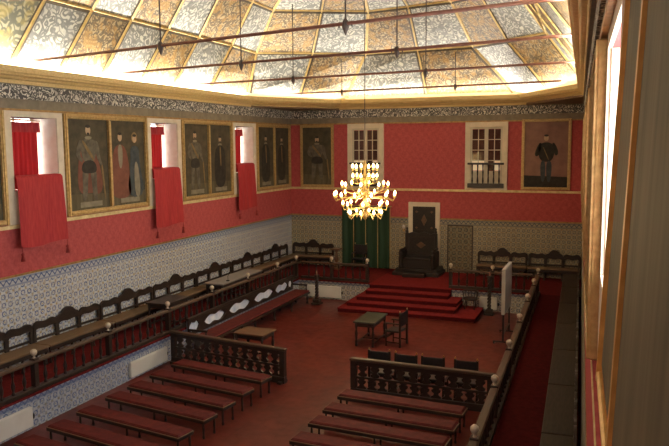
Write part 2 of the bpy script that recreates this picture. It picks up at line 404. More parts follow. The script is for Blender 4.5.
# ---- raised platforms: left, far (two halves beside the steps), right
def platform(name, boxes, tile, top='carpet_mid'):
    b = MB()
    for (x0, x1, y0, y1) in boxes:
        b.mat(0).box(x0, x1, y0, y1, 0, PZ-.05); b.mat(1).box(x0-.03, x1+.03, y0-.03, y1, PZ-.05, PZ)
    return struct(b.build(name, [tile, top]))
platform('platform_left', [(XL, -11.38, YB, 25.45)], 'tile_riser_left')
platform('platform_far', [(XL, -8.42, 25.45, YF), (-5.28, rlow(YF), 25.45, YF)], 'tile_riser_far')
b = MB(); b.mat(0); quadwall(b, rrail, YB, 25.45, 0, PZ-.05, .1)
b.mat(1); b.add([(rrail(YB)-.03, YB, PZ), (rlow(YB), YB, PZ), (rlow(25.45), 25.45, PZ), (rrail(25.45)-.03, 25.45, PZ),
                 (rrail(YB)-.03, YB, PZ-.05), (rlow(YB), YB, PZ-.05), (rlow(25.45), 25.45, PZ-.05), (rrail(25.45)-.03, 25.45, PZ-.05)], [(0, 1, 2, 3), (4, 5, 1, 0), (5, 6, 2, 1), (6, 7, 3, 2), (7, 4, 0, 3), (7, 6, 5, 4)])
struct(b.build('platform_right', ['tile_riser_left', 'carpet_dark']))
# red-carpeted steps up to the dais
st = [(-9.06, -4.10, 23.58, .15), (-8.86, -4.86, 23.98, .30), (-8.62, -4.88, 24.40, .45), (-8.42, -5.28, 24.85, .60), (-8.42, -5.28, 25.30, .75)]
stp = MB()
for i, (x0, x1, y0, z1) in enumerate(st):
    y1 = 25.45 if i < 3 else 25.3 if i == 3 else YF
    stp.mat(1).box(x0+.02, x1-.02, y0+.025, y1, 0 if i == 4 else z1-.15, z1-.035)  # riser shade comes from the darkened carpet colour
    stp.mat(0).box(x0, x1, y0, y1, z1-.035, z1, .012)
struct(stp.build('dais_steps', ['carpet', 'carpet_dark']))

# ------------------------------------------------------------------ windows on the left wall
def left_window(i, y0, y1):
    r = bpy.data.objects.new('window_%d' % i, None); COL.objects.link(r); struct(r); r.location = (XL, y0, NZ0)
    w = y1-y0; h = NZ1-NZ0
    s = MB()      # stone surround, on the room face
    s.box(0, .05, -.20, 0.0, ZR+.05-NZ0, h+.14); s.box(0, .05, w, w+.20, ZR+.05-NZ0, h+.14); s.box(0, .05, 0, w, h, h+.14); s.box(0, .05, 0, w, ZR+.05-NZ0, 0)
    s.build('surround', 'cream', r)
    j = MB()      # splayed plaster jambs lining the niche
    j.add([(.0, w, 0), (.0, w, h), (-.66, w-.12, h), (-.66, w-.12, 0)], [(0, 1, 2, 3)])
    j.add([(.0, 0, 0), (.0, 0, h), (-.66, .12, h), (-.66, .12, 0)], [(3, 2, 1, 0)])
    j.add([(0, 0, h), (0, w, h), (-.66, w-.12, h), (-.66, .12, h)], [(0, 1, 2, 3)])
    j.add([(0, 0, .002), (0, w, .002), (-.66, w-.12, .002), (-.66, .12, .002)], [(3, 2, 1, 0)])
    j.build('jamb', 'pink_plaster', r)
    f = MB()
    for a in (.12, w/2-.025, w-.17): f.box(-.66, -.62, a, a+.05, 0, h)
    for z in (0, h*.35, h*.7, h-.06): f.box(-.66, -.62, .12, w-.12, z, z+.05)
    f.build('casement', 'cream2', r)
    return r
for i, (a, c) in enumerate(W_L): left_window(i+1, a, c)

# drapes inside the niches
def drape(y0, y1, label):
    r = thing('window_drape', label, 'curtain', (XL-.42, y0, NZ0+.01), 0, 'red drapes inside the left windows')
    w = y1-y0-.16; h = NZ1-NZ0-.02
    b = MB(); n = 40; wid = w*1.0-.16; vs = []
    for q in range(n+1):
        y = .14+wid*q/n; x = .035*math.sin(q*1.25)-.02
        vs += [(x, y, .0), (x*.8, y, h-.22)]
    b.add(vs, [(2*q, 2*q+2, 2*q+3, 2*q+1) for q in range(n)], True); b.build('panel', 'red_drape', r)
    v = MB(); vs = []
    for q in range(n+1):
        y = .13+(wid+.02)*q/n; x = .10+.02*math.sin(q*.9)
        vs += [(x, y, h-.34), (x-.02, y, h-.09)]
    v.add(vs, [(2*q, 2*q+2, 2*q+3, 2*q+1) for q in range(n)], True); v.build('valance', 'red_cloth', r)
    MB().tube([(.03, .13, h-.05), (.03, w+.04, h-.05)], .015).build('curtain_rod', 'brass', r)
DL = ['red drape with a gathered valance in the nearest left-wall window', 'red drape in the middle window of the left wall', 'red drape in the left-wall window nearest the far corner']
for (a, c), l in zip(W_L, DL): drape(a, c, l)

# cloths hung over the window parapets
def parapet_cloth(y0, w, zb, label):
    r = thing('hanging_cloth', label, 'cloth', (XL, y0, 5.0), 0, 'red cloths hung over the left-wall window sills')
    b = MB(); n = 28; vs = []; rows = [(-.28, .28), (-.10, .315), (.10, .31), (.15, .25), (.17, -.2), (.19, -.7), (.21, zb-5.0)]
    for x, z in rows:
        for q in range(n+1):
            t = q/n; k = max(0, .3-z)/1.8
            vs.append((x+.018*math.sin(t*21+z)*k+.012*math.sin(t*9), t*w+.05*k*(t-.3), z-(.03*math.sin(t*5.5) if z < -.8 else 0)))
    m = n+1
    b.add(vs, [(i*m+q, i*m+q+1, (i+1)*m+q+1, (i+1)*m+q) for i in range(len(rows)-1) for q in range(n)], True)
    b.build('cloth_panel', 'red_cloth', r)
    for yy in (.0, w):
        t = MB(); t.tube([(.215, yy, zb-5.0+.02), (.215, yy, zb-5.0-.12)], .008, 6); t.lathe([(.015, zb-5.12), (.04, zb-5.16), (.03, zb-5.2), (.055, zb-5.33)], .215, yy, 8)
        t.build('tassel', 'tassel', r)
parapet_cloth(12.95, 1.5, 3.62, 'red cloth with corner tassels over the nearest left-wall window sill')
parapet_cloth(18.36, 1.42, 3.50, 'red tasselled cloth over the middle left-wall window sill')
parapet_cloth(23.62, 1.34, 3.58, 'red tasselled cloth over the left-wall window sill nearest the far corner')

# ------------------------------------------------------------------ paintings
def frame_mesh(w, h, t, d, y=0):
    b = MB()
    for (x0, x1, z0, z1) in ((-w/2, -w/2+t, 0, h), (w/2-t, w/2, 0, h), (-w/2+t, w/2-t, 0, t), (-w/2+t, w/2-t, h-t, h)):
        b.box(x0, x1, -d, 0, z0, z1, .015)
        b.box(x0+t*.3 if x1-x0 < w*.5 else x0, x1-t*.3 if x1-x0 < w*.5 else x1, -d-.025, -d+.005, z0+(t*.3 if z1-z0 < h*.5 else 0), z1-(t*.3 if z1-z0 < h*.5 else 0), .01)
    return b
PM = ['p_brown', 'skin', 'p_dark', 'p_grey', 'p_gold', 'p_red', 'p_blue', 'p_pale', 'p_mauve', 'p_green']
def chaikin(p, it=2):
    for _ in range(it):
        q = []
        for i in range(len(p)):
            a, c = p[i], p[(i+1) % len(p)]
            q += [(a[0]*.75+c[0]*.25, a[1]*.75+c[1]*.25), (a[0]*.25+c[0]*.75, a[1]*.25+c[1]*.75)]
        p = q
    return p
class Brush:
    def __init__(s, b, cx): s.b = b; s.cx = cx
    def mat(s, k): s.b.mat(k); return s
    def prism(s, p, y0, y1): s.b.prism(chaikin([(s.cx+(x-s.cx)*1.3, z) for x, z in p]), y0, y1); return s
    def ell(s, *a): s.b.ell(*a); return s
def figure(b, cx, s, kind, y, z0=.25):
    """a loose standing painted figure, s = height"""
    head = z0+s*.91; b = Brush(b, cx)
    if kind in ('armour', 'knight'):
        if kind == 'knight': b.mat(5).prism([(cx-.10*s, z0+.80*s), (cx+.06*s, z0+.80*s), (cx+.20*s, z0+.30*s), (cx+.17*s, z0+.08*s), (cx+.02*s, z0+.12*s), (cx-.16*s, z0+.10*s), (cx-.17*s, z0+.4*s)], y-.003, y)
        b.mat(3).prism([(cx-.12*s, z0+.80*s), (cx+.12*s, z0+.80*s), (cx+.115*s, z0+.66*s), (cx+.075*s, z0+.50*s), (cx-.075*s, z0+.50*s), (cx-.115*s, z0+.66*s)], y-.005, y)
        b.mat(2).prism([(cx-.085*s, z0+.53*s), (cx+.085*s, z0+.53*s), (cx+.12*s, z0+.38*s), (cx+.01*s, z0+.36*s), (cx-.12*s, z0+.38*s)], y-.006, y)
        for sx in (-1, 1):
            b.mat(3).prism([(cx+sx*.105*s, z0+.42*s), (cx+sx*.01*s, z0+.42*s), (cx+sx*.03*s, z0+.22*s), (cx+sx*.045*s, z0+.04*s), (cx+sx*.11*s, z0+.0*s), (cx+sx*.10*s, z0+.22*s)][::sx], y-.005, y)
        b.mat(3).prism([(cx-.11*s, z0+.80*s), (cx-.16*s, z0+.74*s), (cx-.19*s, z0+.58*s), (cx-.10*s, z0+.50*s), (cx-.085*s, z0+.54*s), (cx-.13*s, z0+.60*s), (cx-.09*s, z0+.72*s)], y-.007, y)
        b.mat(3).prism([(cx+.11*s, z0+.80*s), (cx+.155*s, z0+.72*s), (cx+.16*s, z0+.58*s), (cx+.20*s, z0+.47*s), (cx+.17*s, z0+.45*s), (cx+.11*s, z0+.57*s), (cx+.09*s, z0+.72*s)][::-1], y-.007, y)
        b.mat(4).prism([(cx-.10*s, z0+.77*s), (cx-.07*s, z0+.79*s), (cx+.09*s, z0+.54*s), (cx+.06*s, z0+.51*s)], y-.008, y)
        b.mat(7).ell(cx, z0+.815*s, .065*s, .022*s, y-.005)
        b.mat(4).prism([(cx+.17*s, z0+.5*s), (cx+.20*s, z0+.5*s), (cx+.235*s, z0+.02*s), (cx+.215*s, z0+.02*s)], y-.006, y)
    elif kind == 'robe':
        b.mat(5).prism([(cx-.11*s, z0+.8*s), (cx+.11*s, z0+.8*s), (cx+.17*s, z0+.3*s), (cx+.19*s, z0), (cx-.18*s, z0), (cx-.16*s, z0+.4*s)], y-.004, y)
        b.mat(7).prism([(cx-.05*s, z0+.8*s), (cx+.05*s, z0+.8*s), (cx+.03*s, z0+.45*s), (cx-.03*s, z0+.45*s)], y-.006, y)
    elif kind == 'gown':
        b.mat(6).prism([(cx-.09*s, z0+.8*s), (cx+.09*s, z0+.8*s), (cx+.08*s, z0+.55*s), (cx+.2*s, z0), (cx-.18*s, z0), (cx-.08*s, z0+.55*s)], y-.004, y)
        b.mat(7).prism([(cx-.02*s, z0+.55*s), (cx+.06*s, z0+.55*s), (cx+.1*s, z0), (cx-.02*s, z0)], y-.006, y)
        b.mat(4).ell(cx, head+.02*s, .075*s, .085*s, y)
    elif kind == 'dark':
        b.mat(2).prism([(cx-.13*s, z0+.8*s), (cx+.13*s, z0+.8*s), (cx+.16*s, z0+.3*s), (cx+.12*s, z0), (cx-.13*s, z0), (cx-.17*s, z0+.35*s)], y-.004, y)
        b.mat(4).prism([(cx-.02*s, z0+.78*s), (cx+.02*s, z0+.78*s), (cx+.03*s, z0+.4*s), (cx, z0+.4*s)], y-.006, y)
        b.mat(7).ell(cx, z0+.81*s, .07*s, .03*s, y)
    elif kind == 'uniform':
        b.mat(2).prism([(cx-.12*s, z0+.82*s), (cx+.13*s, z0+.82*s), (cx+.12*s, z0+.42*s), (cx-.11*s, z0+.42*s)], y-.004, y)
        b.mat(2).prism([(cx-.19*s, z0+.55*s), (cx-.11*s, z0+.82*s), (cx-.06*s, z0+.8*s), (cx-.11*s, z0+.52*s)], y-.004, y)
        b.mat(2).prism([(cx+.08*s, z0+.8*s), (cx+.13*s, z0+.82*s), (cx+.2*s, z0+.6*s), (cx+.14*s, z0+.52*s)], y-.004, y)
        b.mat(6).prism([(cx-.09*s, z0+.44*s), (cx+.0*s, z0+.44*s), (cx-.01*s, z0), (cx-.07*s, z0)], y-.005, y)
        b.mat(6).prism([(cx+.0*s, z0+.44*s), (cx+.10*s, z0+.44*s), (cx+.08*s, z0), (cx+.02*s, z0)], y-.005, y)
        b.mat(4).prism([(cx-.05*s, z0+.72*s), (cx-.035*s, z0+.72*s), (cx+.05*s, z0+.46*s), (cx+.035*s, z0+.46*s)], y-.006, y)
        b.mat(7).ell(cx+.03*s, z0+.70*s, .05*s, .03*s, y); b.mat(1).ell(cx-.02*s, z0+.55*s, .035*s, .025*s, y)
    b.mat(1).ell(cx, head, .048*s, .062*s, y-.004)
    b.mat(2).ell(cx, head+.05*s, .045*s, .022*s, y-.006)
    if kind in ('armour', 'dark', 'knight'): b.mat(2).ell(cx, head-.045*s, .022*s, .018*s, y-.007)
def canvas(x0, x1, z0, z1, y, figs, parent, bg=0, cart=True):
    b = MB(); b.mat(bg).box(x0, x1, y, y+.02, z0, z1); w = x1-x0
    gz = z0+(z1-z0)*.16
    b.mat(2 if bg == 8 else 9).prism([(x0, z0), (x1, z0), (x1, gz), (x0, gz+.05)], y-.002, y) if bg != 9 else None
    for cx, s, kind in figs: figure(b, (x0+x1)/2+cx*w, s*(z1-z0), kind, y-.004, z0+.08*(z1-z0))
    if cart and bg != 9: b.mat(7).box(x0+w*.25, x1-w*.2, y-.006, y, z0+.06, z0+.20)
    return b.build('canvas', PM, parent)
def diptych(loc, rz, w, h, figsA, figsB, label, tilt=0, bg=0, t=.13, d=.09, div=.09, dx=0, fm='gilt'):
    r = thing('double_portrait', label, 'painting', loc, rz); r.rotation_euler = (tilt, 0, rz)
    frame_mesh(w, h, t, d).build('frame', fm, r)
    MB().box(dx-div/2, dx+div/2, -d-.02, -.01, t, h-t, .03).build('divider', fm, r)
    canvas(-w/2+t, dx-div/2, t, h-t, -.035, figsA, r, bg); canvas(dx+div/2, w/2-t, t, h-t, -.035, figsB, r, bg)
    return r
HP = 2.66
def yl_d(y0, y1, fa, fb, label): diptych((XL, (y0+y1)/2, 4.18), PI/2, y1-y0, HP, fa, fb, label)
yl_d(9.35, 12.74, [(0, .8, 'dark')], [(0, .8, 'armour')], 'gilt-framed double portrait cut by the left edge of the photo')
yl_d(14.68, 18.20, [(.0, .88, 'knight')], [(-.22, .80, 'robe'), (.2, .78, 'gown')], 'double portrait with a lone figure left and a robed couple right')
yl_d(20.08, 23.42, [(-.05, .84, 'armour')], [(0, .78, 'dark')], 'double portrait between the middle and farthest left windows')
yl_d(25.36, 28.52, [(0, .8, 'dark')], [(0, .78, 'dark')], 'dim double portrait on the left wall in the far corner')
def portrait(x0, x1, z0, z1, figs, label, bg, t=.11):
    r = thing('portrait', label, 'painting', ((x0+x1)/2, YF, z0)); w, h = x1-x0, z1-z0
    frame_mesh(w, h, t, .07).build('frame', 'gilt', r)
    canvas(-w/2+t, w/2-t, t, h-t, -.03, figs, r, bg, False)
portrait(-12.66, -11.11, 4.17, 6.84, [(0, .78, 'armour')], 'framed full-length portrait on the far wall left of the chandelier', 0)
portrait(-3.27, -1.44, 4.19, 6.92, [(0, .74, 'uniform')], 'framed portrait of a person in dark uniform at the far wall right', 8)
# right wall: the paintings seen at a grazing angle
def diptych_r(y0, y1, label, tilt=0, off=0, d=.09, bg=9, dx=0, z0=4.20, h=2.62):
    ym = (y0+y1)/2
    return diptych((rup(ym)-off, ym, z0), -(PI/2-math.atan(.0404)), y1-y0, h, [], [], label, tilt, bg, .10, d, .07, dx, 'gilt_bronze' if dx else 'gilt')
diptych_r(.15, 3.60, 'gilt-framed double painting filling the right edge of the photo', -.04, .059, .03, 9, -.62, 4.86, 1.98)
b = MB(); quadwall(b, lambda y: rup(y)-.07, .1, 3.66, ZR+.01, 4.84, .07)
struct(b.build('trim_7', 'cream'))
diptych_r(6.15, 9.45, 'gilt-framed double painting on the right wall beyond the bright window slit')
diptych_r(11.5, 14.75, 'third gilt-framed double painting along the right wall')
diptych_r(16.7, 19.95, 'fourth gilt-framed double painting along the right wall')
diptych_r(21.9, 27.2, 'gilt-framed double painting on the right wall nearest the far corner')

# ------------------------------------------------------------------ windows on the right wall
def right_window(i, y0, y1):
    r = bpy.data.objects.new('window_%d' % i, None); COL.objects.link(r); struct(r)
    s = MB(); f = lambda y: rup(y)-.03
    for (a, c, z0, z1) in ((y0-.08, y0, 4.2, 6.84), (y1, y1+.08, 4.2, 6.84), (y0, y1, RZ1, 6.84), (y0, y1, 4.2, RZ0)): quadwall(s, f, a, c, z0, z1, .03)
    s.build('surround', 'cream', r)
    j = MB()
    for y, e in ((y0, .02), (y1, -.02)): quadwall(j, rup, min(y, y+e), max(y, y+e), RZ0, RZ1, .66)
    j.build('jamb', 'cream', r)
    c = MB(); g = lambda y: rup(y)+.60
    for a in (y0+.02, (y0+y1)/2-.03, y1-.08): quadwall(c, g, a, a+.06, RZ0, RZ1, .05)
    for z in (RZ0, 5.5, 6.1, RZ1-.07): quadwall(c, g, y0+.02, y1-.02, z, z+.06, .05)
    c.build('casement', 'cream2', r)
for i, (a, c) in enumerate(W_R): right_window(4+i, a, c)

# ------------------------------------------------------------------ far-wall windows
def far_window(i, x0, x1, z0, z1, rail):
    r = bpy.data.objects.new('window_%d' % i, None); COL.objects.link(r); struct(r); r.location = (x0, YF, z0)
    w, h = x1-x0, z1-z0; s = MB(); t = .20
    for (a, c, e, g) in ((0, t, 0, h), (w-t, w, 0, h), (t, w-t, h-t, h), (t, w-t, 0, .1)): s.box(a, c, -.10, 0, e, g, .01)
    s.build('surround', 'cream', r)
    for k in (0, 1):
        a0 = t+k*(w-2*t)/2; a1 = a0+(w-2*t)/2; f = MB(); q = .075
        for (a, c, e, g) in ((a0, a0+q, .1, h-t), (a1-q, a1, .1, h-t), (a0+q, a1-q, h-t-q, h-t), (a0+q, a1-q, .1, .75)): f.box(a, c, -.055, -.012, e, g, .006)
        for j in range(1, 4): z = .75+(h-t-q-.75)*j/4; f.box(a0+q, a1-q, -.05, -.015, z-.016, z+.016)
        f.box((a0+a1)/2-.016, (a0+a1)/2+.016, -.05, -.015, .75, h-t-q)
        o = f.build('casement', 'cream2', r)
        p = MB(); zz = [.75+(h-t-q-.75)*j/4 for j in range(5)]
        for j in range(4):
            for m in range(2):
                p.mat(1 if (j == 0 and (m + k) % 2 == 0 or j == 0 and k == 0) else 0)
                xa = a0+q if m == 0 else (a0+a1)/2+.016; xb = (a0+a1)/2-.016 if m == 0 else a1-q
                p.box(xa, xb, -.018, -.008, zz[j]+.016, zz[j+1]-.016)
        p.build('pane', ['pane', 'pane_glint'], o)
    if rail:
        b = MB(); b.box(t*.6, w-t*.6, -.2, -.11, 1.0, 1.08, .01); b.box(t*.6, w-t*.6, -.19, -.11, .08, .26, .01)
        n = 6
        for j in range(n):
            x = t+(w-2*t)*(j+.5)/n; b.lathe([(.02, .26), (.035, .36), (.018, .55), (.03, .7), (.02, .85), (.03, 1.0)], x, -.15, 8)
        b.build('balcony_railing', 'dark_wood', r)
far_window(8, -10.46, -8.87, 4.16, 6.86, True)
far_window(9, -5.46, -3.80, 4.16, 6.84, True)

# ------------------------------------------------------------------ doors in the far wall
d = bpy.data.objects.new('door_1', None); COL.objects.link(d); struct(d); d.location = (-7.13, YF, PZ)
b = MB()
for (x0, x1, z0, z1) in ((-.66, -.48, 0, 2.86), (.48, .66, 0, 2.86), (-.48, .48, 2.68, 2.86)): b.box(x0, x1, -.07, 0, z0, z1, .01)
b.build('door_frame', 'cream', d)
b = MB(); b.box(-.48, .48, -.035, 0, 0, 2.68)
b.mat(1); b.box(-.44, .44, -.05, -.03, 1.68, 1.72); b.box(-.44, .44, -.05, -.03, 2.6, 2.64)
b.mat(2).prism([(0, 1.88), (.12, 2.12), (0, 2.36), (-.12, 2.12)], -.06, -.03)
for sx in (-1, 1):
    for sz in (1.80, 2.46): b.prism([(sx*.32-.07, sz), (sx*.32, sz-.05), (sx*.32+.07, sz), (sx*.32, sz+.05)], -.055, -.03)
b.build('door_panel', ['throne_wood', 'dark_wood', 'mid_wood'], d)
d = bpy.data.objects.new('door_2', None); COL.objects.link(d); struct(d); d.location = (-5.63, YF, PZ)
b = MB(); b.box(-.48, .48, -.03, 0, 0.0, 1.92)
b.build('door_panel', 'tile_jib', d)
b = MB()
for (x0, x1, z0, z1) in ((-.52, -.48, 0, 1.96), (.48, .52, 0, 1.96), (-.48, .48, 1.92, 1.96)): b.box(x0, x1, -.045, 0, z0, z1)
b.build('door_frame', 'dark_wood', d)

# green curtain
r = thing('green_curtain', 'long green curtain with thin gold seams on the far wall under the chandelier', 'curtain', (-10.72, YF-.10, PZ))
for k in range(4):
    b = MB(); n = 14; vs = []
    for q in range(n+1):
        x = k*.54+.53*q/n; y = -.025*math.sin(q/n*PI*3)
        vs += [(x, y, .02), (x, y, 2.62)]
    b.add(vs, [(2*q, 2*q+2, 2*q+3, 2*q+1) for q in range(n)], True); c = b.build('curtain_panel', 'curtain', r)
    MB().box(k*.54-.012+.535, k*.54+.012+.535, -.045, -.02, .02, 2.62).build('gold_seam', 'gilt', c)
MB().tube([(-.05, 0, 2.65), (2.22, 0, 2.65)], .025).build('curtain_pole', 'gilt', r)

# ------------------------------------------------------------------ settees
def top_h(x, L):
    bay = L/3; i = min(2, int((x+L/2)/bay)); t = ((x+L/2)-i*bay)/bay; s = max(0, math.sin(PI*t))
    if i == 1: return .93+.05*min(1, s*2)+.14*max(0, (s-.55)/.45)**.7
    return .88+.075*min(1, s*1.8)**.6+.02*math.sin(t*PI*3)
def make_settee(L, label, loc, rz, group, seat='seat_wood'):
    r = thing('settee', label, 'settee', loc, rz, group); D = .56; bay = L/3
    MB().box(-L/2, L/2, -D-.02, 0-.04, .41, .46, .012).build('seat', seat, r)
    MB().box(-L/2+.03, L/2-.03, -D+.02, -D+.05, .30, .41, .008).build('apron', 'dark_wood', r)
    n = 48; low = []; high = []
    for q in range(n+1):
        x = -L/2+L*q/n; t = ((x+L/2) % bay)/bay; s = math.sin(PI*t)
        low.append((x, .70+.085*min(1, s*2.2)-.025*math.sin(PI*t)**8)); high.append((x, top_h(x, L)))
    MB().strip(low, high, -.075, -.03).build('crest', 'dark_wood', r)
    MB().box(-L/2, L/2, -.07, -.03, .50, .56, .006).build('back_rail', 'dark_wood', r)
    for q in range(4):
        x = -L/2+q*bay; x0 = x-.055 if 0 < q < 3 else (x if q == 0 else x-.085); x1 = x0+(.11 if 0 < q < 3 else .085)
        MB().box(x0, x1, -.08, -.025, .46, .80, .008).build('stile', 'dark_wood', r)
    for x in (-L/2+.06, -bay/2, bay/2, L/2-.06):
        for y in (-D+.05, -.07):
            MB().lathe([(.035, 0), (.04, .03), (.022, .07), (.035, .2), (.022, .33), (.035, .37), (.035, .41)], x, y, 8).build('leg', 'dark_wood', r)
    return r
SL = 2.44
hy = [12.02, 14.48, 16.95, 19.42, 21.89, 24.36, 26.84]
nm = ['nearest the camera, cut by the left edge', 'second from the near end', 'behind the small dark desk', 'behind the near half of the grey desk', 'behind the far half of the grey desk', 'second from the far corner', 'in the far left corner']
s0 = make_settee(SL, 'dark scalloped settee on the left wall, '+nm[0], (XL+.03, hy[0], PZ), PI/2, 'settees along the left wall')
for y, l in zip(hy[1:], nm[1:]): dup(s0, (XL+.03, y, PZ), PI/2, 'dark scalloped settee on the left wall, '+l)
sf = make_settee(1.95, 'dark settee on the far wall at left, beside the curtain', (-12.09, YF-.03, PZ), 0, 'settees on the far wall')
dup(sf, (-3.92, YF-.03, PZ), 0, 'dark settee on the far wall below the right window')
dup(sf, (-1.94, YF-.03, PZ), 0, 'dark settee on the far wall in the right corner below the uniformed portrait')
# right wall run
first = None
for k in range(9):
    y = 26.0-2.56*k
    lab = 'long-seated dark settee on the right wall, '+(ORD[k]+' from the far corner' if k else 'nearest the far corner')
    loc = (rlow(y)-.05, y, PZ)
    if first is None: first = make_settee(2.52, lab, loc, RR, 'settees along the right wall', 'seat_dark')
    else: o = dup(first, loc, RR, lab)

# ------------------------------------------------------------------ balustrades
BAL = [(.028, .10), (.032, .13), (.016, .16), (.030, .24), (.034, .29), (.016, .40), (.014, .47), (.026, .52), (.016, .55), (.028, .58), (.028, .61)]
def make_rail(label, p0, p1, posts, nbal):
    L = math.hypot(p1[0]-p0[0], p1[1]-p0[1]); rz = math.atan2(p1[1]-p0[1], p1[0]-p0[0])
    r = thing('balustrade', label, 'balustrade', (p0[0], p0[1], PZ), rz)
    MB().box(-.05, L+.05, -.075, .075, .615, .69, .02).build('handrail', 'rail_wood', r)
    MB().box(-.05, L+.05, -.085, .085, .0, .10, .015).build('base_rail', 'dark_wood', r)
    for x in posts:
        p = MB(); p.box(x-.055, x+.055, -.06, .06, .1, .62, .01).box(x-.065, x+.065, -.07, .07, .62, .725, .012)
        po = p.build('post', 'dark_wood', r)
        MB().lathe([(.03, .725), (.022, .745), (.02, .77), (.055, .80), (.072, .84), (.066, .885), (.035, .915), (.0, .925)], x, 0, 12, False).build('finial', 'knob', po)
    xs = [-.05]+list(posts)+[L+.05]; xs = sorted(set(xs)); proto = None
    for a, c in zip(xs[:-1], xs[1:]):
        n = int(round((c-a)/.30)) - 1 if c-a > .4 else 0
        for k in range(n):
            x = a+(c-a)*(k+1)/(n+1)
            if proto is None:
                m = MB().lathe([(q*1.3, z) for q, z in BAL], 0, 0, 8); proto = m.build('baluster', 'dark_wood', r); proto.location = (x, 0, 0)
            else:
                o = proto.copy(); COL.objects.link(o); o.parent = r; o.location = (x, 0, 0)
    return r
yp = [6.72, 9.17, 11.62, 14.06, 16.61, 19.0, 21.37, 23.68, 25.40]
make_rail('long dark turned balustrade with pale knobs in front of the left-wall settees', (-11.46, 6.0), (-11.46, 25.42), [y-6.0 for y in yp], 7)
make_rail('short dark balustrade with pale knobs on the far platform left of the steps', (-11.25, 25.52), (-8.55, 25.52), [1.24, 2.70], 6)
make_rail('short dark balustrade with pale knobs on the far platform right of the steps', (-5.34, 25.52), (-2.50, 25.52), [0, 1.51], 6)
yr = [5.9, 8.3, 10.71, 13.24, 15.82, 18.40, 20.96, 23.42, 25.46]
make_rail('long dark balustrade with pale knobs beside the right-hand carpeted aisle', (rrail(5.0), 5.0), (rrail(25.46), 25.46), [(y-5.0)*1.0004 for y in yr], 7)

# ------------------------------------------------------------------ red benches
def make_bench(L, loc, label, group, rz=0):
    r = thing('bench', label, 'bench', loc, rz, group); W = .44
    b = MB(); b.box(-L/2+.02, L/2-.02, -W/2+.015, W/2-.015, .38, .455, .03); b.build('cushion', 'red_velvet', r)
    f = MB(); f.box(-L/2, L/2, -W/2, -W/2+.03, .33, .40, .006).box(-L/2, L/2, W/2-.03, W/2, .33, .40, .006).box(-L/2, -L/2+.03, -W/2, W/2, .33, .40, .006).box(L/2-.03, L/2, -W/2, W/2, .33, .40, .006)
    f.build('seat_frame', 'dark_wood', r)
    e = MB(); e.box(-L/2-.004, L/2+.004, -W/2-.004, -W/2+.014, .40, .414).box(-L/2-.004, L/2+.004, W/2-.014, W/2+.004, .40, .414).box(-L/2-.004, -L/2+.014, -W/2+.014, W/2-.014, .40, .414).box(L/2-.014, L/2+.004, -W/2+.014, W/2-.014, .40, .414)
    e.build('edge_highlight', 'seat_wood', r)  # paler strip drawn in as the highlight along the seat edge
    for x in (-L/2+.06, 0, L/2-.06):
        for y in (-W/2+.05, W/2-.05):
            MB().lathe([(.026, 0), (.03, .03), (.02, .08), (.026, .2), (.02, .3), (.028, .35)], x, y, 8).build('leg', 'dark_wood', r)
    return r
yb = [15.13, 14.20, 13.33, 12.55, 11.62, 10.76, 9.93]
lb = ['nearest the left barrier'] + [ORD[i]+' behind the left barrier' for i in range(1, 6)]+['in the bottom left corner of the photo']
pb = make_bench(2.84, (-8.95, yb[0], 0), 'long red-padded backless bench at left, '+lb[0], 'red benches on the left of the floor', -.15)
for y, l in zip(yb[1:], lb[1:]): dup(pb, (-8.95, y, 0), -.15, 'long red-padded backless bench at left, '+l)
yb2 = [14.55, 13.66, 12.88, 11.98]
lb2 = ['nearest the right barrier', 'second behind the right barrier', 'third behind the right barrier', 'lowest in the photo, fourth behind the right barrier']
o2 = dup(pb, (-4.11, yb2[0], 0), -.06, 'long red-padded backless bench at right, '+lb2[0]); o2['group'] = 'red benches on the right of the floor'
for y, l in zip(yb2[1:], lb2[1:]): dup(o2, (-4.11, y, 0), -.06, 'long red-padded backless bench at right, '+l)

# ------------------------------------------------------------------ carved barriers
def make_barrier(p0, p1, label, n):
    L = math.hypot(p1[0]-p0[0], p1[1]-p0[1]); rz = math.atan2(p1[1]-p0[1], p1[0]-p0[0])
    r = thing('carved_barrier', label, 'barrier', (*p0, 0), rz)
    MB().box(-.02, L+.02, -.07, .07, .84, .91, .015).build('top_rail', 'rail_wood', r)
    MB().box(0, L, -.03, .03, .74, .84, .005).build('frieze_rail', 'dark_wood', r)
    MB().box(0, L, -.06, .06, .0, .17, .01).build('bottom_rail', 'dark_wood', r)
    for x in (0.07, L-.07):
        MB().box(x-.07, x+.07, -.06, .06, .17, .84, .01).build('post', 'dark_wood', r)
    MB().box(.14, L-.14, -.035, .035, .42, .47, .005).build('middle_rail', 'dark_wood', r)
    pu = [(.03, .47), (.10, .49), (.115, .53), (.06, .57), (.05, .60), (.105, .65), (.115, .69), (.08, .72), (.12, .74)]
    pl = [(.11, .17), (.12, .20), (.06, .24), (.05, .28), (.10, .32), (.11, .36), (.06, .39), (.10, .42)]
    for pr, m_ in ((pu, n), (pl, n+2)):
        poly = [(x, z) for x, z in pr]+[(-x, z) for x, z in reversed(pr)]
        proto = None
        for k in range(m_):
            x = .14+(L-.28)*(k+.5)/m_
            if proto is None: proto = MB().prism(poly, -.02, .02).build('splat', 'dark_wood', r); proto.location = (x, 0, 0)
            else: o = proto.copy(); COL.objects.link(o); o.parent = r; o.location = (x, 0, 0)
    for x in (.1, L-.1):
        MB().box(x-.06, x+.06, -.16, .16, 0, .06, .01).build('foot', 'dark_wood', r)
    return r
make_barrier((-11.22, 16.42), (-7.50, 15.86), 'low carved dark wood barrier in front of the left red benches', 11)
make_barrier((-5.68, 15.72), (-2.28, 15.66), 'low carved dark wood barrier in front of the right red benches', 10)

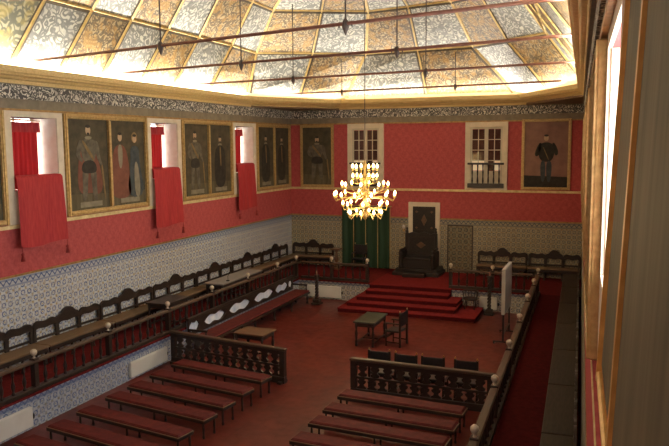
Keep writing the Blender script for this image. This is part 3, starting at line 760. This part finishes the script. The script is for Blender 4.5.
# ------------------------------------------------------------------ leather chairs
def make_chair(loc, rz, label, group=None, arms=False, name='leather_chair'):
    r = thing(name, label, 'chair', loc, rz, group); w, dp = .56, .48     # back at y=+dp/2, faces -y
    MB().box(-w/2, w/2, -dp/2, dp/2-.03, .43, .49, .02).build('seat', 'leather', r)
    MB().box(-w/2+.04, w/2-.04, dp/2-.02, dp/2+.02, .62, 1.03, .012).build('backrest', 'leather', r)
    for sx in (-1, 1):
        x = sx*(w/2-.025)
        p = MB(); p.box(x-.025, x+.025, dp/2-.025, dp/2+.025, 0, 1.05, .006); q = p.build('rear_leg', 'dark_wood', r)
        MB().lathe([(.012, 1.05), (.02, 1.07), (.022, 1.085), (.008, 1.11)], x, dp/2, 8).build('finial', 'brass', q)
        MB().lathe([(.024, 0), (.028, .04), (.018, .1), (.026, .25), (.018, .36), (.026, .43)], x, -dp/2+.03, 8).build('front_leg', 'dark_wood', r)
        MB().box(x-.015, x+.015, -dp/2+.03, dp/2, .12, .15).build('stretcher', 'dark_wood', r)
        if arms:
            MB().box(x-.03, x+.03, -dp/2-.02, dp/2, .68, .72, .01).build('armrest', 'dark_wood', r)
            MB().lathe([(.018, .49), (.026, .57), (.016, .62), (.022, .68)], x, -dp/2+.04, 8).build('arm_post', 'dark_wood', r)
    MB().box(-w/2, w/2, -dp/2+.015, -dp/2+.04, .24, .32, .006).build('front_stretcher', 'dark_wood', r)
    return r
cx = [-5.07, -4.39, -3.74, -2.96]
lc = ['leftmost of the four black leather-backed chairs behind the right barrier', 'second from left of the four black leather-backed chairs behind the right barrier', 'third from left of the four black leather-backed chairs behind the right barrier', 'rightmost of the four black leather-backed chairs behind the right barrier']
c0 = make_chair((cx[0], 16.27, 0), PI, lc[0], 'leather chairs behind the right barrier')
for x, l in zip(cx[1:], lc[1:]): dup(c0, (x, 16.22, 0), PI, l)
make_chair((-5.86, 20.2, 0), -PI/2-.15, 'dark armchair drawn up to the small table in mid floor', None, True, 'armchair')
make_chair((-9.78, 28.1, PZ), 0, 'dark high-backed chair in front of the green curtain', None, True, 'armchair')

# ------------------------------------------------------------------ tables
def make_table(loc, rz, lx, ly, h, top, label, cat='table', name='table', panel=False):
    r = thing(name, label, cat, loc, rz)
    MB().box(-lx/2, lx/2, -ly/2, ly/2, h-.045, h, .012).build('tabletop', top, r)
    a = MB(); i = .05
    for (x0, x1, y0, y1) in ((-lx/2+i, lx/2-i, -ly/2+i, -ly/2+i+.025), (-lx/2+i, lx/2-i, ly/2-i-.025, ly/2-i), (-lx/2+i, -lx/2+i+.025, -ly/2+i, ly/2-i), (lx/2-i-.025, lx/2-i, -ly/2+i, ly/2-i)):
        a.box(x0, x1, y0, y1, h-.16, h-.045)
    a.build('apron', 'dark_wood', r)
    for sx in (-1, 1):
        for sy in (-1, 1):
            MB().lathe([(.035, 0), (.045, .04), (.03, .09), (.04, .12), (.026, .2), (.048, h*.5), (.026, h*.66), (.042, h-.16), (.042, h-.05)], sx*(lx/2-.08), sy*(ly/2-.08), 10).build('leg', 'dark_wood', r)
    if panel:
        MB().box(-lx/2+.06, lx/2-.06, ly/2-.07, ly/2-.05, .12, h-.1).build('modesty_panel', 'dark_wood', r)
    else:
        s = MB()
        for sx in (-1, 1): s.box(sx*(lx/2-.08)-.02, sx*(lx/2-.08)+.02, -ly/2+.08, ly/2-.08, .09, .13)
        s.box(-lx/2+.08, lx/2-.08, -.02, .02, .09, .13); s.build('stretcher', 'dark_wood', r)
    return r
make_table((-6.68, 20.25, 0), 0, .68, 1.32, .76, 'green_leather', 'small dark table with turned legs in the middle of the floor')
make_table((-9.30, 17.68, 0), -.05, .98, .78, .75, 'mid_wood', 'brown-topped wooden table beside the low left bench')
make_table((-12.02, 21.45, PZ), 0, .72, 2.85, .75, 'grey_top', 'long grey-topped desk on the left platform behind the balustrade', 'desk', 'desk')
make_table((-12.05, 17.5, PZ), 0, .74, 1.2, .75, 'dark_wood', 'small dark desk on the left platform behind the balustrade', 'desk', 'desk')
r = thing('desk_microphone', 'small black microphone on the long grey-topped desk', 'microphone', (-11.80, 20.6, PZ+.75))
MB().lathe([(.06, 0), (.06, .02), (.02, .03)], 0, 0, 10).build('stand_base', 'black_metal', r)
MB().tube([(0, 0, .03), (0, 0, .16), (.05, .0, .25)], .008, 6).build('gooseneck', 'black_metal', r)
MB().tube([(.045, 0, .24), (.085, 0, .31)], .022, 8).build('microphone_head', 'black_metal', r)

# ------------------------------------------------------------------ low bench against the left riser
def low_bench():
    r = thing('panelled_bench', 'long low bench with red cushion and pierced back against the left riser', 'bench', (-11.34, 17.3, 0), 0); L = 7.3
    MB().box(.16, .80, 0, L, .36, .43, .01).build('seat', 'dark_wood', r)
    MB().box(.18, .79, .02, L-.02, .43, .50, .03).build('cushion', 'red_velvet', r)
    # pierced back: a frame with peanut-shaped holes, tilted tiles show through
    hc = [(.2, .8), (1.5, 1.25), (3.10, 1.45), (4.85, 1.5), (6.3, 1.1), (7.05, .35)]
    b = MB(); x0, x1 = .05, .10; z0, z1 = .50, .97
    def half(t): return .5*(.72+.28*math.cos(2*PI*(t-.0)*1.0)**2 if True else 0)
    ys = [0]; lowp = []; N = 14
    segs = []
    prev = 0
    for c, l in hc:
        a, e = max(.02, c-l/2), min(L-.02, c+l/2)
        b.box(x0, x1, prev, a, z0, z1); prev = e
        lo = []; up = []
        for q in range(N+1):
            t = q/N; s = (max(0, math.sin(PI*t))**.35)*(.60+.40*math.sin(2*PI*t)**2); m = .735; hh = .175*s
            lo.append((a+(e-a)*t, m-hh)); up.append((a+(e-a)*t, m+hh))
        for seq, zz in ((lo, z0), (up, z1)):
            vs = []
            for (yy, z) in seq: vs += [(x0, yy, zz), (x0, yy, z), (x1, yy, z), (x1, yy, zz)]
            fs = []
            for i in range(N):
                for q in range(4): fs.append((4*i+q, 4*i+4+q, 4*i+4+(q+1) % 4, 4*i+(q+1) % 4))
            b.add(vs, fs)
    b.box(x0, x1, prev, L, z0, z1)
    b.build('backrest', 'dark_wood', r)
    MB().box(.02, .13, -.02, L+.02, .97, 1.03, .01).build('top_rail', 'dark_wood', r)
    MB().box(.005, .04, .05, L-.05, .55, .92).build('tile_back', 'tile_bench', r)
    for k in range(6):
        y = .1+(L-.2)*k/5
        for x in (.24, .72): MB().lathe([(.04, 0), (.045, .04), (.025, .09), (.04, .2), (.025, .3), (.04, .36)], x, y, 8).build('leg', 'dark_wood', r)
    for y in (.03, L-.03):
        MB().box(.05, .70, y-.03, y+.03, .66, .72, .01).build('armrest', 'dark_wood', r)
        MB().lathe([(.03, .43), (.04, .5), (.022, .58), (.03, .66)], .66, y, 8).build('arm_post', 'dark_wood', r)
low_bench()

# ------------------------------------------------------------------ radiators on the risers
def radiator(x, y, w, rz, h, label):
    r = thing('radiator', label, 'radiator', (x, y, .08), rz, 'white radiators on the tiled risers')
    MB().box(-w/2, w/2, -.09, -.015, 0, h, .01).build('panel', 'white_metal', r)
    MB().box(-w/2+.02, w/2-.02, -.08, -.025, h, h+.012, .004).build('top_grille', 'white_metal', r)
    MB().lathe([(.02, h*.35), (.035, h*.4), (.035, h*.55), (.02, h*.6)], w/2+.05, -.045, 8).build('valve', 'black_metal', r)
radiator(-11.38, 10.52, 1.62, PI/2, .43, 'white radiator on the left riser at the photo edge')
radiator(-11.38, 15.48, 1.60, PI/2, .39, 'white radiator on the left riser beside the carved barrier')
radiator(-10.30, 25.45, 1.42, 0, .44, 'white radiator on the far riser left of the steps')
radiator(-3.95, 25.45, .62, 0, .44, 'white radiator on the far riser right of the steps')

# ------------------------------------------------------------------ twisted candle stands
def candle_stand(loc, h, label):
    r = thing('twisted_candle_stand', label, 'candle stand', loc, 0, 'twisted candle stands below the far platform')
    MB().box(-.17, .17, -.17, .17, 0, .06, .01).box(-.12, .12, -.12, .12, .06, .2, .02).build('base', 'dark_wood', r)
    b = MB()
    for ph in (0, PI):
        pts = [(.035*math.cos(ph+z*26), .035*math.sin(ph+z*26), .2+z) for z in [i*(h-.42)/48 for i in range(49)]]
        b.tube(pts, .042, 7)
    b.build('twisted_shaft', 'dark_wood', r)
    MB().lathe([(.05, h-.24), (.09, h-.2), (.06, h-.16), (.11, h-.1), (.11, h-.07), (.03, h-.06)], 0, 0, 12).build('drip_tray', 'dark_wood', r)
    MB().lathe([(.032, h-.07), (.03, h+.02), (.012, h+.1)], 0, 0, 8).build('candle', 'p_mauve', r)
candle_stand((-10.22, 24.5, 0), 1.18, 'dark twisted candle stand before the far riser, left of the steps')
candle_stand((-3.84, 24.92, 0), 1.45, 'tall dark twisted candle stand before the far riser, right of the steps')

# ------------------------------------------------------------------ white board on wheeled stand
r = thing('wheeled_display_board', 'pale upright board on a wheeled stand left of the right balustrade', 'display board', (-2.86, 21.95, 0))
MB().box(-.05, .05, -.75, .75, .92, 2.30, .012).build('board_case', 'board_white', r)
MB().box(.05, .058, -.70, .70, .97, 2.25).build('board_face', 'board_grey', r)
for y in (-.62, .72):
    MB().box(-.30, .22, y-.025, y+.025, .05, .09, .006).build('foot_bar', 'black_metal', r)
    for x in (-.27, .19): MB().tube([(x, y-.025, .026), (x, y+.025, .026)], .026, 10).build('castor', 'black_metal', r)
    MB().box(-.025, .025, y-.022, y+.022, .09, 1.0, .004).build('upright', 'black_metal', r)
MB().box(-.02, .02, -.62, .72, .3, .34).build('crossbar', 'black_metal', r)

# round-backed slatted chair by the steps
r = thing('tub_chair', 'small round slat-backed chair standing on the bottom step at right', 'chair', (-4.52, 25.02, .15), 0)
MB().lathe([(.24, .33), (.26, .35), (.26, .38), (.24, .40)], 0, 0, 16).build('seat', 'dark_wood', r)
pts = [(.27*math.cos(a), .27*math.sin(a), .62) for a in [PI*(-.12)+PI*1.24*i/18 for i in range(19)]]
MB().tube(pts, .026, 8).build('back_rail', 'dark_wood', r)
for i in range(9):
    a = PI*(-.1)+PI*1.2*i/8; MB().tube([(.235*math.cos(a), .235*math.sin(a), .38), (.27*math.cos(a), .27*math.sin(a), .61)], .012, 6).build('slat', 'dark_wood', r)
for i in range(4):
    a = PI/4+i*PI/2; MB().tube([(.2*math.cos(a), .2*math.sin(a), .35), (.24*math.cos(a), .24*math.sin(a), 0)], .02, 6).build('leg', 'dark_wood', r)

# carved pedestal by the curtain
r = thing('pedestal', 'slim carved wooden pedestal beside the left edge of the green curtain', 'pedestal', (-10.72, 27.9, PZ))
MB().box(-.17, .17, -.17, .17, 0, .1, .02).build('base', 'mid_wood', r)
MB().lathe([(.13, .1), (.07, .18), (.05, .3), (.10, .42), (.06, .55), (.05, .72), (.11, .82)], 0, 0, 12).build('shaft', 'mid_wood', r)
MB().box(-.2, .2, -.2, .2, .82, .89, .015).build('top', 'mid_wood', r)

# ------------------------------------------------------------------ throne
r = thing('throne', 'massive dark carved throne with tall back standing before the pale doorway', 'throne', (-7.15, 27.95, PZ))
MB().box(-.95, .95, -.62, .62, 0, .14, .015).box(-.85, .85, -.50, .62, .14, .27, .015).build('plinth', 'throne_wood', r)
MB().box(-.60, .60, -.36, .32, .27, .62, .02).build('seat_box', 'throne_wood', r)
MB().box(-.54, .54, -.38, .30, .62, .70, .03).build('seat_cushion', 'leather', r)
b = MB(); n = 24; low = [(-.62+1.24*i/n, .6) for i in range(n+1)]; high = [(-.62+1.24*i/n, 1.55+.07*abs(math.sin(i/n*PI*2.5))+.05*math.sin(PI*i/n)) for i in range(n+1)]
b.strip(low, high, .30, .40); bk = b.build('backrest', 'throne_wood', r)
b = MB(); b.prism([(-.20, 1.14), (0, 1.0), (.20, 1.14), (0, 1.28)], .275, .30)
b.build('diamond_panel', 'mid_wood', bk)
b = MB()
for (x0, x1, z0, z1) in ((-.56, .56, 1.44, 1.50), (-.56, .56, .78, .84), (-.56, -.50, .84, 1.44), (.50, .56, .84, 1.44)): b.box(x0, x1, .27, .30, z0, z1, .008)
b.build('carved_border', 'dark_wood', bk)
for sx in (-1, 1):
    MB().box(sx*.66-.07, sx*.66+.07, -.40, .40, .27, .92, .02).build('side_panel', 'throne_wood', r)
    MB().tube([(sx*.66, -.46, .93), (sx*.66, -.40, .99), (sx*.66, .0, .97), (sx*.66, .36, 1.0)], .06, 8).build('armrest', 'dark_wood', r)
    b = MB(); b.lathe([(.07, .27), (.08, .35), (.05, .45), (.08, .6), (.05, .8), (.075, .92)], sx*.66, -.44, 10); b.build('arm_post', 'dark_wood', r)
    b = MB(); b.box(sx*.60-.06, sx*.60+.06, .29, .42, .6, 1.62, .01); p = b.build('back_post', 'throne_wood', r)
    MB().lathe([(.04, 1.62), (.06, 1.68), (.03, 1.74), (.05, 1.80), (.0, 1.86)], sx*.60, .355, 10, False).build('finial', 'dark_wood', p)
MB().box(-.45, .45, -.95, -.66, .0, .16, .02).build('footstool', 'dark_wood', r)
r = thing('wall_lamp', 'small white glowing lamp left of the throne back', 'lamp', (-7.98, YF-.02, 2.38))
MB().lathe([(.03, 0), (.05, .02), (.02, .06), (.035, .1)], 0, -.07, 8).build('bracket', 'brass', r)
MB().lathe([(.03, .1), (.07, .16), (.06, .24), (.02, .28)], 0, -.07, 10).build('lamp_shade', 'white_metal', r)

# ------------------------------------------------------------------ chandelier
CX, CY, CZ = -6.77, 20.0, 4.58
r = thing('chandelier', 'large brass chandelier with tiers of lit candle bulbs hanging in mid room', 'chandelier', (CX, CY, CZ))
MB().lathe([(.0, -.82), (.05, -.78), (.09, -.70), (.04, -.62), (.05, -.52), (.15, -.44), (.17, -.36), (.07, -.26), (.05, -.1), (.12, -.02), (.13, .06), (.05, .14), (.04, .3), (.10, .36), (.09, .44), (.04, .5), (.03, .72), (.07, .78), (.05, .86), (.015, .95)], 0, 0, 14, False).build('stem', 'brass', r)
ztop = RZ[5]-CZ-.02
MB().tube([(0, 0, .9), (0, 0, ztop)], .012, 6).build('suspension_cable', 'iron_dark', r)
tiers = [(.37, .72, 6, .5, .1), (.36, .45, 6, .36, .5), (.69, .21, 8, .08, .2), (.91, -.08, 12, -.05, .0), (.66, -.36, 8, -.38, .3), (.50, -.62, 8, -.55, .1)]
for R, z, n, zs, ph in tiers:
    arm0 = None
    for k in range(n):
        a = 2*PI*(k+ph)/n
        if arm0 is None:
            pts = [(.06, 0, zs), (R*.35, 0, zs-.10), (R*.7, 0, zs-.09 if z-zs < .15 else zs), (R*.95, 0, z-.16), (R, 0, z-.06)]
            b = MB().tube(pts, .013, 6); b.lathe([(.015, z-.07), (.05, z-.05), (.055, z-.04), (.02, z-.035), (.016, z+.01)], R, 0, 8)
            arm0 = b.build('arm', 'brass', r); arm0.rotation_euler = (0, 0, a)
            bulb0 = MB().lathe([(.016, z+.0), (.036, z+.03), (.040, z+.055), (.026, z+.095), (.006, z+.135)], R, 0, 8, True).build('bulb', 'bulb', arm0)
        else:
            o = arm0.copy(); COL.objects.link(o); o.parent = r; o.rotation_euler = (0, 0, a)
            q = bulb0.copy(); COL.objects.link(q); q.parent = o

# ------------------------------------------------------------------ iron tie rods with hangers
rods = [(13.4, 10.6), (16.6, 14.3), (20.6, 19.0), (26.1, 24.6)]
hang = [[(-8.53, 0), (-4.21, 0)], [(-8.53, 0), (-4.35, 0)], [(-9.09, 0), (-4.84, 0)], [(-9.62, 0), (-5.17, 0)]]
rl_ = ['thickest rust-red iron tie rod, nearest the camera', 'second-nearest rust-red iron tie rod', 'third rust-red iron tie rod from the camera', 'thin farthest rust-red iron tie rod near the end of the ceiling']
def ceil_z(x, y):
    tm = 0
    best = 9.4
    dl = min(x+13.0, -.8-x)
    for (d0, z0), (d1, z1) in (((0, 7.7), (.67, 9.4)), ((.67, 9.4), (1.95, 10.65)), ((1.95, 10.65), (3.7, 11.5)), ((3.7, 11.5), (9, 11.5))):
        if d0 <= dl <= d1: best = z0+(z1-z0)*(dl-d0)/(d1-d0)
    return best
for (ya, yc), hs, l in zip(rods, hang, rl_):
    xa = -12.85 if ya < 24 else -12.2; xc = rup(yc)-.25 if yc < 24 else -1.6
    r = thing('tie_rod', l, 'tie rod', (xa, ya, 8.0), math.atan2(yc-ya, xc-xa), 'iron tie rods under the ceiling')
    L = math.hypot(xc-xa, yc-ya); zr = 0
    MB().tube([(0, 0, 0), (L, 0, 0)], .031, 8).build('bar', 'iron', r)
    for hx, _ in hs:
        t = (hx-xa)/(xc-xa)*L; yy = ya+(yc-ya)*(hx-xa)/(xc-xa)
        zt = ceil_z(hx, yy) if yy < 20 else 10.2 if yy < 25 else 9.15
        b = MB().tube([(t, 0, -.05), (t, 0, zt-8.0)], .016, 6); h = b.build('hanger', 'iron_dark', r)
        c = MB().lathe([(.0, -.20), (.03, -.14), (.06, -.06), (.05, .04), (.02, .08)], t, 0, 8, False)
        c.tube([(t-.03, 0, .0), (t-.12, 0, .03), (t-.13, 0, -.06)], .014, 6); c.tube([(t+.03, 0, .0), (t+.12, 0, .03), (t+.13, 0, -.06)], .014, 6)
        c.build('boss', 'iron_dark', h)

# ------------------------------------------------------------------ cove lamps lying on the ledge
def area(name, loc, rot, sx, sy, e, col=(1, .96, .89)):
    l = bpy.data.lights.new(name, 'AREA'); l.shape = 'RECTANGLE'; l.size = sx; l.size_y = sy; l.energy = e; l.color = col
    o = bpy.data.objects.new(name, l); COL.objects.link(o); o.location = loc; o.rotation_euler = rot; return o
def cove(p, q, label, e):
    p, q = Vector(p), Vector(q); L = (q-p).length; rz = math.atan2(q.y-p.y, q.x-p.x)
    r = thing('cove_lamp', label, 'lamp', (*((p+q)/2)[:2], 7.70), rz)
    MB().box(-L/2, L/2, -.04, .04, 0, .03).build('batten', 'white_metal', r)
    MB().tube([(-L/2+.05, 0, .05), (L/2-.05, 0, .05)], .018, 8).build('tube', 'cove', r)
    nin = Vector((-(q-p).y, (q-p).x, 0)).normalized()
    a = area('cove_light', ((p+q)/2).to_3d()+Vector((0, 0, 7.77)), (0, 0, 0), L, .06, e*L)
    mid = (p+q)/2; c = Vector((-6.95, min(mid.y, 21), 9.6)); v = (c-Vector((mid.x, mid.y, 7.8)))
    k_ = .32 if mid.y > 24 else .09; v = Vector((v.x*k_, v.y*k_ if mid.y > 24 else 0, 1.6))
    a.rotation_euler = v.to_track_quat('-Z', 'X' if abs((q-p).normalized().y) < .5 else 'Y').to_euler()
    # align the long side with the run
    d = (q-p).normalized(); v = v-d.to_3d()*v.dot(d.to_3d()); z = -v.normalized(); x = d.to_3d(); x = (x-z*x.dot(z)).normalized(); yv = z.cross(x)
    m = Matrix((x, yv, z)).transposed(); a.rotation_euler = m.to_euler()
EC = 56
cove((-12.88, 2.0), (-12.88, 13.2), 'cove lamp hidden on the near half of the left ledge', EC)
cove((-12.88, 13.3), (-12.88, 24.3), 'cove lamp hidden on the far half of the left ledge', EC)
cove((-12.66, 24.76), (-10.72, 28.02), 'cove lamp hidden on the far left corner ledge', EC*1.15)
cove((-10.4, 28.26), (-3.5, 28.26), 'cove lamp hidden on the far ledge', EC*1.15)
cove((-3.16, 27.98), (-1.16, 24.26), 'cove lamp hidden on the far right corner ledge', EC*1.15)
cove((rup(23.8)-.2, 23.8), (rup(2)-.25, 2.0), 'cove lamp hidden on the right ledge', EC)

# daylight coming through the right-hand windows
for a_, c_ in W_R:
    ym = (a_+c_)/2; area('daylight', (rup(ym)+.56, ym, 5.85), (0, PI/2, 0), 1.6, c_-a_-.2, 115, (.86, .93, 1.0))
# chandelier glow and soft room fill
l = bpy.data.lights.new('chandelier_light', 'POINT'); l.energy = 430; l.color = (1, .74, .40); l.shadow_soft_size = .6
o = bpy.data.objects.new('chandelier_light', l); COL.objects.link(o); o.location = (CX, CY, CZ-.1)
area('room_fill', (-5.0, .2, 9.0), (.75, 0, 0), 5, 3, 190, (1, .93, .84))

# ------------------------------------------------------------------ world
w = bpy.data.worlds.new('sky'); bpy.context.scene.world = w; w.use_nodes = True
bg = w.node_tree.nodes['Background']; bg.inputs[0].default_value = (.93, .97, 1.0, 1); bg.inputs[1].default_value = 10.0

# ------------------------------------------------------------------ camera (vanishing points of the room)
f = 714.0
def cv(px, py): return Vector((px-334.5, -(py-223.0), -f))
vy = cv(612, 142.5).normalized(); vx = -cv(-1521, 157.5); vx = (vx-vy*vx.dot(vy)).normalized(); vz = vx.cross(vy)
R = Matrix((vx, vy, vz))
cd = bpy.data.cameras.new('camera'); cam = bpy.data.objects.new('camera', cd); COL.objects.link(cam)
cam.matrix_world = Matrix.Translation((0, 0, 6.0)) @ R.to_4x4()
cd.sensor_width = 36; cd.lens = f/669*36; cd.clip_start = .02; cd.clip_end = 200
sc = bpy.context.scene; sc.camera = cam
sc.view_settings.view_transform = 'Standard'; sc.view_settings.look = 'None'; sc.view_settings.exposure = 0
sc.cycles.max_bounces = 7; sc.cycles.diffuse_bounces = 5; sc.cycles.use_denoising = True; sc.cycles.sample_clamp_indirect = 6
